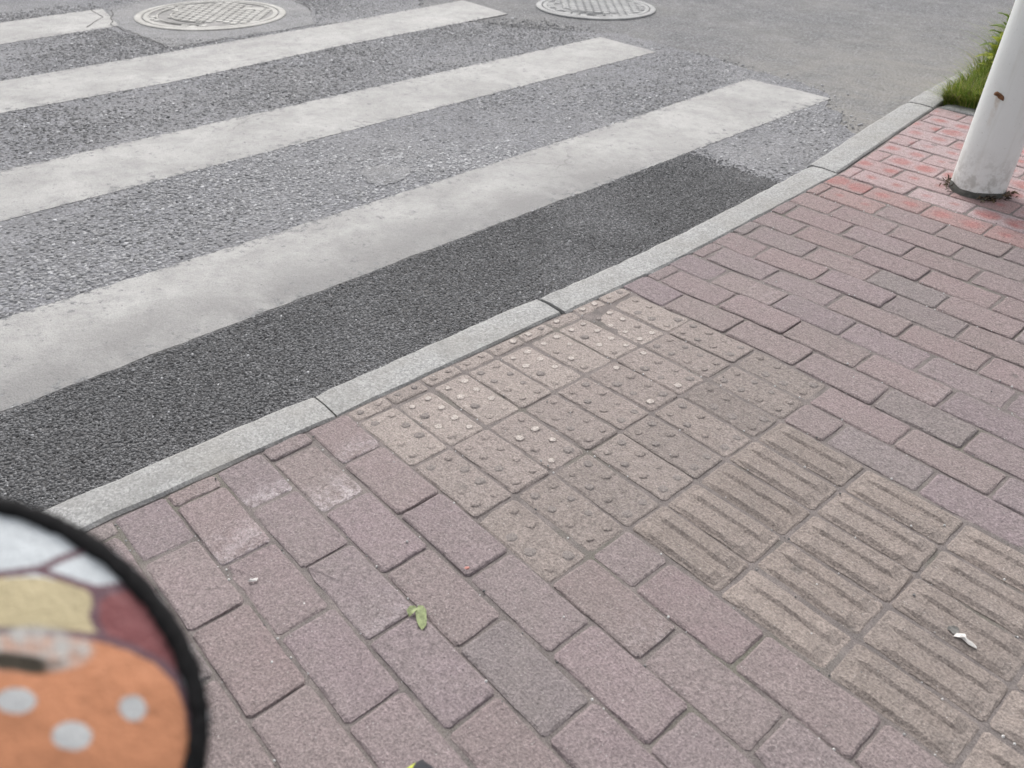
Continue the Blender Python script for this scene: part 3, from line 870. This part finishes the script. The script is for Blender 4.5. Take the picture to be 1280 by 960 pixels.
def leaf_geo(base, d, n, L, W, curl=.4, seg=6):
    d = Vector(d).normalized(); n = Vector(n); n = (n - d * n.dot(d)).normalized(); s = d.cross(n)
    V, Fs = [], []
    for i in range(seg + 1):
        t = i / seg; w = W * math.sin(math.pi * min(1, t * .93 + .05)) ** .8 * (1 if t < .98 else .1)
        p = Vector(base) + d * L * t - n * curl * L * t * t
        V += [p - s * w + n * w * .35, p, p + s * w + n * w * .35]
    for i in range(seg):
        for j in range(2): q = i * 3 + j; Fs.append((q, q + 1, q + 4, q + 3))
    return V, Fs
def weed(px, py, y, h, mat, label, nl=9, L=.06, W=.016):
    # placed on the planted strip at distance y along the kerb
    z0 = .1
    d = CAM_R.T @ np.array([(px - 640) / F, (py - 480) / F, 1.0]); tt = (y - CAM_C[1]) / d[1]; p = CAM_C + d * tt
    base = Vector((p[0], y, z0)); e = empty('weed_plant', base); tag(e, label, 'weed', 'weeds in the planted strip')
    hh = max(h, p[2] - z0); print('weed height', hh)
    V, Fs = tube([(0, 0, -.02), (.004, 0, hh * .5), (0, .005, hh)], [.003, .0022, .001], 6); mesh_obj('stem', V, Fs, mat, e)
    for i in range(nl):
        a = i * 2.4 + random.random() * .5; z = hh * (.25 + .75 * i / nl)
        up = random.uniform(.25, .9)
        V, Fs = leaf_geo((0, 0, z), (math.cos(a), math.sin(a), up), (-math.cos(a) * up, -math.sin(a) * up, 1), L * random.uniform(.7, 1.15), W * random.uniform(.8, 1.2), .35)
        mesh_obj('leaf', V, Fs, mat, e, True)
    return e
weed(1264, 14, 3.45, .10, M['weedleaf'], 'leafy green weed rising tallest beside the pole above the grass', 14, .075, .02)
weed(1252, 42, 3.35, .10, M['weedleaf2'], 'yellow green broad-leaved weed just in front of the tall weed', 12, .07, .021)
weed(1240, 66, 3.22, .08, M['weedleaf2'], 'small yellow weed rooted amid the long grass by the pole', 8, .05, .015)

# litter round the foot of the pole
LC = [(.09, .06, .035), (.14, .10, .06), (.05, .035, .025), (.2, .17, .12)]
V, Fs, C = [], [], []
for i in range(150):
    a = random.choice([random.gauss(math.atan2(-side.y, -side.x), .35), random.gauss(math.atan2(dcam.y, dcam.x) + .45, .16), random.gauss(math.atan2(side.y, side.x) - .2, .2)])
    r = R0 + abs(random.gauss(.004, .012)); p = PC + Vector((math.cos(a) * r, math.sin(a) * r, 0)); p.z = zp(p.x, p.y) + random.uniform(0, .012)
    d = Vector((random.gauss(0, 1), random.gauss(0, 1), random.gauss(0, .5))).normalized(); n_ = d.orthogonal().normalized()
    L_, W_ = random.uniform(.008, .026), random.uniform(.0012, .004); c = random.choice(LC); o = len(V)
    V += [p - n_ * W_ * .4, p + n_ * W_ * .4, p + d * L_ * .5 + n_ * W_ + Vector((0, 0, .004)), p + d * L_]; C += [(*c, 1)] * 4
    Fs += [(o, o + 1, o + 2), (o, o + 2, o + 3)]
tag(fast_mesh('leaf_litter', V, Fs, M['litter'], None, C), 'dry brown leaf litter caught round the foot of the pole', 'litter', kind='stuff')

# ------------------------------------------------------------------ small things on the pavement
def grit():
    P, Zs, cols = [], [], []
    n = 0
    while n < 520:
        if random.random() < .72:
            x, y = random.uniform(-.64, 1.3), random.uniform(-1.4, 2.6)
            k = round(y / .1); y = YK(k) + random.gauss(0, .003) if k <= 26 else y
        else: x, y = random.uniform(-.64, 1.3), random.uniform(-1.4, 2.6)
        z = zp(x, y) - (.004 if n % 3 else -.001)
        if not in_view((x, y, z)): continue
        P.append((x, y, z)); n += 1
        cols.append(random.choice([.55, .6, .5, .35, .65, .2, .12]))
    V, Fs, C = [], [], []
    for (x, y, z), c in zip(P, cols):
        r = random.uniform(.0011, .0027); o = len(V)
        for q in range(2):
            for j in range(5):
                t = 6.283 * j / 5 + q * .4; s = r * (1 if q == 0 else .65) * random.uniform(.8, 1.2)
                V.append((x + s * math.cos(t), y + s * math.sin(t), z + q * r * .9)); C.append((c, c * .98, c * .94, 1))
        for j in range(5): Fs += [(o + j, o + (j + 1) % 5, o + 5 + (j + 1) % 5), (o + j, o + 5 + (j + 1) % 5, o + 5 + j)]
        Fs += [(o + 5, o + 6, o + 7), (o + 5, o + 7, o + 8), (o + 5, o + 8, o + 9)]
    return fast_mesh('grit', V, Fs, M['stone'], None, C)
tag(grit(), 'small pale grit scattered along the brick joints', 'grit', kind='stuff')

def gp(px, py, dz=.0):
    p = ray(px, py, 0)
    for _ in range(4): p = ray(px, py, zp(p[0], p[1]) + dz)
    return Vector(p)
# curled green leaf: two lobes folded over a rib
M['greenleaf'] = mat_simple('green_leaf', (.26, .30, .15), .7, 0, 140, .35, .002)
M['leafspot'] = mat_simple('leaf_spot', (.06, .075, .03), .8)
lc = gp(521, 772)
rt = Vector(CAM_R[0]); rt.z = 0; rt.normalize(); fw = Vector((-rt.y, rt.x, 0))
lf = empty('fallen_leaf', lc); lf.scale = (1.2,) * 3; tag(lf, 'small curled green leaf lying across a joint of the mauve bricks', 'leaf')
def ribbon(pts, ws, dome, mat, name, parent):
    V, Fs = [], []; pts = [Vector(p) for p in pts]
    for i, p in enumerate(pts):
        d = (pts[min(i + 1, len(pts) - 1)] - pts[max(i - 1, 0)]); d.z = 0; d.normalize(); s = Vector((-d.y, d.x, 0))
        for u in (-1, -.5, 0, .5, 1): V.append(p + s * ws[i] * u + Vector((0, 0, dome * (abs(u) - .4) * 1.6 + .0012 * noise.noise(p * 300 + Vector((u, 0, 0))))))
    for i in range(len(pts) - 1):
        for j in range(4): q = i * 5 + j; Fs.append((q, q + 1, q + 6, q + 5))
    return mesh_obj(name, V, Fs, mat, parent, True)
def L2(a, b, z): return rt * a + fw * b + Vector((0, 0, z))
bl = ribbon([L2(-.001, .011, .006), L2(.003, .009, .0075), L2(.0055, .004, .0075), L2(.0065, -.003, .0045), L2(.008, -.010, .0055), L2(.0092, -.016, .003), L2(.009, -.022, .0012)],
            [.004, .0066, .0075, .007, .0066, .0052, .0004], .0012, M['greenleaf'], 'blade', lf)
ribbon([L2(-.001, .011, .006), L2(-.0055, .008, .008), L2(-.009, .003, .007), L2(-.0095, -.001, .003)], [.0035, .006, .0056, .001], .0014, M['greenleaf'], 'curled_tip', lf)
# crumpled paper scrap on the bar bricks
M['paper'] = mat_simple('paper', (.66, .63, .60), .9, 0, 150, .12, .001)
M['petal'] = mat_simple('petal', (.42, .19, .16), .8, 0, 120, .2)
M['stain'] = mat_simple('gum_stain', (.16, .155, .145), .9, 0, 150, .25)
def scrap(name, c, pts, mat, label, cat, rise=.006):
    V = [Vector((0, 0, rise))]; n = len(pts)
    for i, (a, b) in enumerate(pts): V.append(rt * a * .55 + fw * b * .55 + Vector((0, 0, rise * (.5 + .9 * random.random()))))
    for i, (a, b) in enumerate(pts): V.append(rt * a + fw * b + Vector((0, 0, .0006 + .002 * random.random())))
    Fs = [(0, 1 + i, 1 + (i + 1) % n) for i in range(n)] + [(1 + i, 1 + n + i, 1 + n + (i + 1) % n, 1 + (i + 1) % n) for i in range(n)]
    o = mesh_obj(name, [v for v in V], Fs, mat); o.location = c
    return tag(o, label, cat)
scrap('paper_scrap', gp(1206, 801, .0055), [(1.35 * a_, 1.35 * b_) for a_, b_ in ((-.011, .006), (-.005, .0105), (.004, .009), (.003, .003), (.010, -.008), (.008, -.012), (.001, -.006), (-.003, .002))], M['paper'],
      'crumpled white paper scrap beside a dark spot on a bar-ribbed brick', 'paper')
scrap('gum_spot', gp(1192, 788, .0052), [(.009 * math.cos(t) * (1 + .2 * math.sin(3 * t)), .0085 * math.sin(t)) for t in np.linspace(0, 5.7, 11)], M['stain'],
      'flat dark grey gum spot on a bar-ribbed brick beside the paper scrap', 'gum', .0006)
scrap('petal', gp(583, 712), [(-.006, .001), (-.002, .0045), (.005, .005), (.006, .001), (.001, -.003)], M['petal'], 'small dull red petal lying in a joint between mauve bricks', 'petal', .003)
scrap('foil_bit', gp(316, 726), [(-.008, -.002), (-.006, .002), (.001, .001), (.004, .005), (.008, .006), (.007, -.001), (.0, -.004)], M['paper'], 'tiny twisted white foil bit on a mauve brick', 'scrap', .004)

# ------------------------------------------------------------------ scooter and the padded cover on its handlebar
FH = Vector((-rt.y, rt.x, 0)); BASE = Vector((CAM_C[0], CAM_C[1], 0))
def W3(side_, fwd_, z): return BASE + rt * side_ + FH * fwd_ + Vector((0, 0, z))
M['black'] = mat_simple('black_rubber', (.018, .018, .02), .7, 0, 200, .2, .001)
M['darkpl'] = mat_simple('dark_plastic', (.022, .026, .032), .42, 0, 60, .15)
M['yellow'] = mat_simple('yellow_plastic', (.42, .46, .07), .45, 0, 60, .08)
M['alu'] = mat_simple('aluminium', (.55, .56, .57), .35, .9, 80, .1)
SX = -.083
sco = empty('scooter', W3(SX, .15, 0)); tag(sco, 'small scooter with dark front mudguard edged in bright yellow', 'scooter')
def sp(name, geo, mat, par=sco, smooth=True, mi=None):
    V, Fs = geo; base_ = sco.matrix_world.translation if False else W3(SX, .15, 0)
    return mesh_obj(name, [Vector(v) - base_ for v in V], Fs, mat, par, smooth, mi)
AX = .399; WR = .10
def wheel(fwd):
    c = W3(SX, fwd, WR + zp(W3(SX, fwd, 0).x, W3(SX, fwd, 0).y) + .002)
    V, Fs = [], []
    sec = [(.072, -.014), (.085, -.020), (.096, -.013), (.10, 0), (.096, .013), (.085, .020), (.072, .014)]
    n = 40
    for i in range(n):
        t = 6.28319 * i / n
        for r, s in sec: V.append(c + rt * s + FH * r * math.cos(t) + Vector((0, 0, 1)) * r * math.sin(t))
    m_ = len(sec)
    for i in range(n):
        for j in range(m_): Fs.append((i * m_ + j, i * m_ + (j + 1) % m_, ((i + 1) % n) * m_ + (j + 1) % m_, ((i + 1) % n) * m_ + j))
    wh = empty('wheel', c - W3(SX, .15, 0), sco)
    def wp(name, geo, mat):
        return mesh_obj(name, [Vector(v) - c for v in geo[0]], geo[1], mat, wh, True)
    wp('tyre', (V, Fs), M['black'])
    hub = tube([c - rt * .018, c + rt * .018], .022, 16)
    sp5 = [tube([c, c + (FH * math.cos(t) + Vector((0, 0, 1)) * math.sin(t)) * .076], [.012, .008], 8) for t in np.linspace(0, 5.03, 5)]
    wp('rim', merge([hub] + sp5), M['alu'])
    return c
c1 = wheel(AX); c2 = wheel(AX - .66)
UPV = Vector((0, 0, 1))
top = W3(SX, .165, .715); neck = W3(SX, AX - .075, .25)
sp('stem', tube([neck, neck.lerp(top, .5), top], [.021, .018, .016], 16), M['alu'])
sp('fork', merge([tube([c1 + rt * s * .034, c1 + rt * s * .034 + UPV * .06 - FH * .015, neck - UPV * .02 + rt * s * .02, neck], [.010, .012, .014, .016], 10) for s in (-1, 1)]), M['darkpl'])
sp('handlebar', tube([top - rt * .24, top - rt * .08, top, top + rt * .08, top + rt * .20], [.011] * 5, 12), M['alu'])
for s, L_ in ((-1, .24), (1, .20)):
    sp('grip', tube([top + rt * s * L_ * .52, top + rt * s * L_ * .98, top + rt * s * L_], [.0165, .0165, .012], 14), M['black'])
dk0, dk1 = W3(SX, AX - .14, .075), W3(SX, AX - .58, .075)
V, Fs = [], []
for i in range(9):
    t = i / 8; p = dk0.lerp(dk1, t); wd = .055 * (.6 + .4 * math.sin(math.pi * min(1, t * .9 + .12)))
    for s, z in ((-1, 0), (-1, .028), (-.9, .034), (.9, .034), (1, .028), (1, 0)): V.append(p + rt * wd * s + UPV * z)
for i in range(8):
    for j in range(6): Fs.append((i * 6 + j, i * 6 + (j + 1) % 6, (i + 1) * 6 + (j + 1) % 6, (i + 1) * 6 + j))
Fs += [tuple(range(6)), tuple(48 + j for j in range(6))]
sp('deck', (V, Fs), M['darkpl'], smooth=False)
sp('neck_tube', tube([dk0 + UPV * .02, dk0 + UPV * .09 + FH * .03, neck - UPV * .01], [.022, .022, .024], 14), M['darkpl'])
for s in (-1, 1): sp('rear_bracket', tube([dk1 + rt * s * .03 + UPV * .015, c2 + rt * s * .03], .009, 8), M['darkpl'])
# mudguard over the front wheel: rounded nose, yellow edge on the left
V, Fs, mi = [], [], []; n = 22; RG = .122; sec = 9
for i in range(n + 1):
    t = math.radians(165 - (165 - 38) * i / n); tip = i / n
    wd = .036 * (1 if tip < .78 else math.sqrt(max(.02, 1 - ((tip - .78) / .225) ** 2)))
    for j in range(sec):
        u = -1 + 2 * j / (sec - 1); rr = RG - .016 * u * u
        V.append(c1 + rt * wd * u + FH * rr * math.cos(t) + UPV * rr * math.sin(t))
for i in range(n):
    for j in range(sec - 1): Fs.append((i * sec + j, i * sec + j + 1, (i + 1) * sec + j + 1, (i + 1) * sec + j)); mi.append(1 if j < 3 and i > 10 else 0)
fd = sp('mudguard', (V, Fs), [M['darkpl'], M['yellow']], mi=mi)
sol = fd.modifiers.new('thick', 'SOLIDIFY'); sol.thickness = .003
FENDER = [proj(v) for v in V]
print('mudguard top px', min(FENDER, key=lambda q: q[1]))

# padded printed cover: outline measured in the photograph at about 0.33 m, facing the rider
DEP = .335
def cam_pt(px, py, d): return Vector(CAM_C + CAM_R.T @ np.array([(px - 640) / F * d, (py - 480) / F * d, d]))
pc_px = (-45., 905.); AXP, BXP, EXPO = 307., 286., 1.86
pad_c = cam_pt(*pc_px, DEP)
pr_ = Vector(CAM_R[0]); pd_ = Vector(CAM_R[1]); pf_ = Vector(CAM_R[2])
cover = empty('padded_cover', pad_c); tag(cover, 'round padded cover with black fuzzy rim printed in orange with white dots', 'cover')
def pip(x, y, poly):
    c = False; n = len(poly)
    for i in range(n):
        x1, y1 = poly[i]; x2, y2 = poly[i - 1]
        if (y1 > y) != (y2 > y) and x < (x2 - x1) * (y - y1) / (y2 - y1) + x1: c = not c
    return c
def seg_d(x, y, L):
    best = 1e9
    for (x1, y1), (x2, y2) in zip(L[:-1], L[1:]):
        dx, dy = x2 - x1, y2 - y1; t = max(0, min(1, ((x - x1) * dx + (y - y1) * dy) / (dx * dx + dy * dy + 1e-9)))
        best = min(best, math.hypot(x - x1 - t * dx, y - y1 - t * dy))
    return best
BUN = [(-360, 830), (-200, 795), (0, 788), (49, 790), (94, 793), (131, 799), (165, 810), (199, 828), (221, 851), (234, 881), (240, 925), (236, 990), (200, 1300), (-400, 1300)]
CREAM = [(-220, 740), (0, 722), (49, 721), (100, 733), (114, 742), (117, 756), (112, 770), (116, 780), (122, 790), (90, 793), (45, 788), (0, 785), (-230, 800)]
MAUVE = [(123, 752), (130, 743), (150, 736), (170, 734), (184, 748), (206, 785), (224, 822), (222, 846), (199, 826), (165, 808), (130, 797), (122, 775)]
LINE1 = [(-220, 735), (0, 718), (49, 712), (72, 700), (105, 688), (120, 680)]
LINE2 = [(49, 714), (90, 727), (117, 736), (140, 734), (160, 731)]
WHITE, CREAMC, MAUVEC, ORANGE = (.56, .59, .605), (.50, .42, .255), (.215, .068, .07), (.57, .245, .125)
PLUM, BLK = (.14, .075, .09), (.012, .011, .012)
def print_col(x, y):
    wx = 3 * noise.noise(Vector((x * .02, y * .02, 1))); x += wx
    c = WHITE
    if pip(x, y, BUN): c = ORANGE
    elif pip(x, y, MAUVE): c = MAUVEC
    elif pip(x, y, CREAM): c = CREAMC
    if c is not ORANGE:
        if seg_d(x, y, LINE1) < 4.5 or seg_d(x, y, LINE2) < 4.5 or seg_d(x, y, MAUVE + MAUVE[:1]) < 3.5: c = PLUM
    if seg_d(x, y, BUN[1:11]) < 4.5: c = PLUM
    if c is ORANGE:
        for (dx, dy, a_, b_) in ((20, 876, 25, 16), (167, 885, 17, 16.5), (90, 920, 25, 18), (-70, 930, 24, 17), (-140, 880, 24, 17), (170, 985, 22, 17), (20, 1000, 24, 18), (-60, 1040, 24, 17), (110, 1050, 24, 18), (-170, 980, 24, 18)):
            if ((x - dx) / a_) ** 2 + ((y - dy) / b_) ** 2 < 1: c = (.54, .545, .54)
    if 104 < x < 128 and 734 < y < 796 and c is WHITE: c = PLUM
    # peeled, scuffed spot
    q = ((x - 30) / 92) ** 2 + ((y - 812) / 30) ** 2 + .45 * noise.noise(Vector((x * .035, y * .05, 4)))
    f = min(1, max(0, (1.05 - q) / .5)); f *= .75 + .5 * noise.noise(Vector((x * .06, y * .06, 8)))
    c = tuple(c[k_] + ((.50, .48, .45)[k_] - c[k_]) * max(0, min(1, f)) for k_ in range(3))
    q = ((x - 18) / 66) ** 2 + ((y - 826 - .12 * x) / 14) ** 2 + .5 * noise.noise(Vector((x * .04, y * .06, 9)))
    f = min(1, max(0, (1.0 - q) / .6))
    c = tuple(c[k_] + ((.045, .035, .022)[k_] - c[k_]) * f for k_ in range(3))
    v = 1 + .06 * noise.noise(Vector((x * .05, y * .05, 2)))
    return tuple(k_ * v for k_ in c)
NRM = (-pf_ * math.cos(math.radians(24)) - pd_ * math.sin(math.radians(24))).normalized()
def plane_pt(x, y):
    d = pr_ * ((x - 640) / F) + pd_ * ((y - 480) / F) + pf_; o = Vector(CAM_C)
    return o + d * ((pad_c - o).dot(NRM) / d.dot(NRM)) - pad_c
def sup(t): 
    ct, st = math.cos(t), math.sin(t)
    return math.copysign(abs(ct) ** (2 / EXPO), ct), math.copysign(abs(st) ** (2 / EXPO), st)
NA, NR = 420, 170
V, C, Fs = [], [], []
kpx = DEP / F
for i in range(NR + 1):
    s = (i / NR)
    for j in range(NA):
        ex, ey = sup(2 * math.pi * j / NA); x, y = pc_px[0] + AXP * ex * s, pc_px[1] + BXP * ey * s
        puff = .014 * (1 - s ** 2.4) + .0012 * noise.noise(Vector((x * .014, y * .014, 3))) * (1 - s)
        V.append(plane_pt(x, y) + NRM * puff); qx, qy, _d = proj(V[-1] + pad_c); C.append((*print_col(qx, qy), 1))
for i in range(NR):
    for j in range(NA): Fs.append((i * NA + j, (i + 1) * NA + j, (i + 1) * NA + (j + 1) % NA, i * NA + (j + 1) % NA))
t = NT('printed_leather', .5); t.b.inputs['Specular IOR Level'].default_value = .35
cc = t.val(t.attr(), t.map(t.noise(900, 3), .3, .7, .94, 1.06)); t.bump(t.math('ADD', t.noise(500, 3), t.math('MULTIPLY', t.noise(45, 4, .6), 3.)), .0016, .6); M['print'] = t.base(cc)
face = fast_mesh('printed_face', V, Fs, M['print'], cover, C, True)
V, Fs = [], []
for i in range(15):
    s = 1 - i / 14
    for j in range(60):
        ex, ey = sup(2 * math.pi * j / 60)
        V.append(plane_pt(pc_px[0] + AXP * ex * s, pc_px[1] + BXP * ey * s) - NRM * (.045 * (1 - s ** 2.2)))
for i in range(14):
    for j in range(60): Fs.append((i * 60 + j, i * 60 + (j + 1) % 60, (i + 1) * 60 + (j + 1) % 60, (i + 1) * 60 + j))
M['cloth'] = mat_simple('black_cloth', (.009, .0085, .009), 1., 0, 300, .4, .001)
mesh_obj('back_padding', V, Fs, M['cloth'], cover, True)
V, Fs = [], []; n = 220; sg = 14
for i in range(n):
    ex, ey = sup(2 * math.pi * i / n); p = plane_pt(pc_px[0] + AXP * ex, pc_px[1] + BXP * ey)
    o_ = p.normalized()
    rr = .0040 * (1 + .28 * noise.noise(Vector((i * .35, 1, 2))))
    for j in range(sg):
        a = 2 * math.pi * j / sg; r_ = rr * (1 + .22 * noise.noise(Vector((i * .9, j * 1.1, 7))))
        V.append(p - o_ * .0038 + o_ * r_ * math.cos(a) + NRM * (r_ * math.sin(a) * 1.0 + .001))
for i in range(n):
    for j in range(sg): Fs.append((i * sg + j, i * sg + (j + 1) % sg, ((i + 1) % n) * sg + (j + 1) % sg, ((i + 1) % n) * sg + j))
rim = mesh_obj('rim', V, Fs, M['cloth'], cover, True)

# short black fibres of the fuzzy rim
V, Fs = [], []
for i in range(9000):
    t_ = random.uniform(0, 6.2832); ex, ey = sup(t_); p = plane_pt(pc_px[0] + AXP * ex, pc_px[1] + BXP * ey); o_ = p.normalized()
    a = random.uniform(0, 6.2832); b0 = p - o_ * .0042 + (o_ * math.cos(a) + NRM * math.sin(a)) * .0046
    d = ((o_ * math.cos(a) + NRM * math.sin(a)) + Vector((random.gauss(0, .6), random.gauss(0, .6), random.gauss(0, .6)))).normalized()
    w_ = d.orthogonal().normalized() * .00022; L_ = random.uniform(.001, .0038); k = len(V)
    V += [b0 - w_, b0 + w_, b0 + d * L_]; Fs.append((k, k + 1, k + 2))
fz = fast_mesh('rim_fuzz', V, Fs, M['cloth'], cover); fz['kind'] = 'stuff'
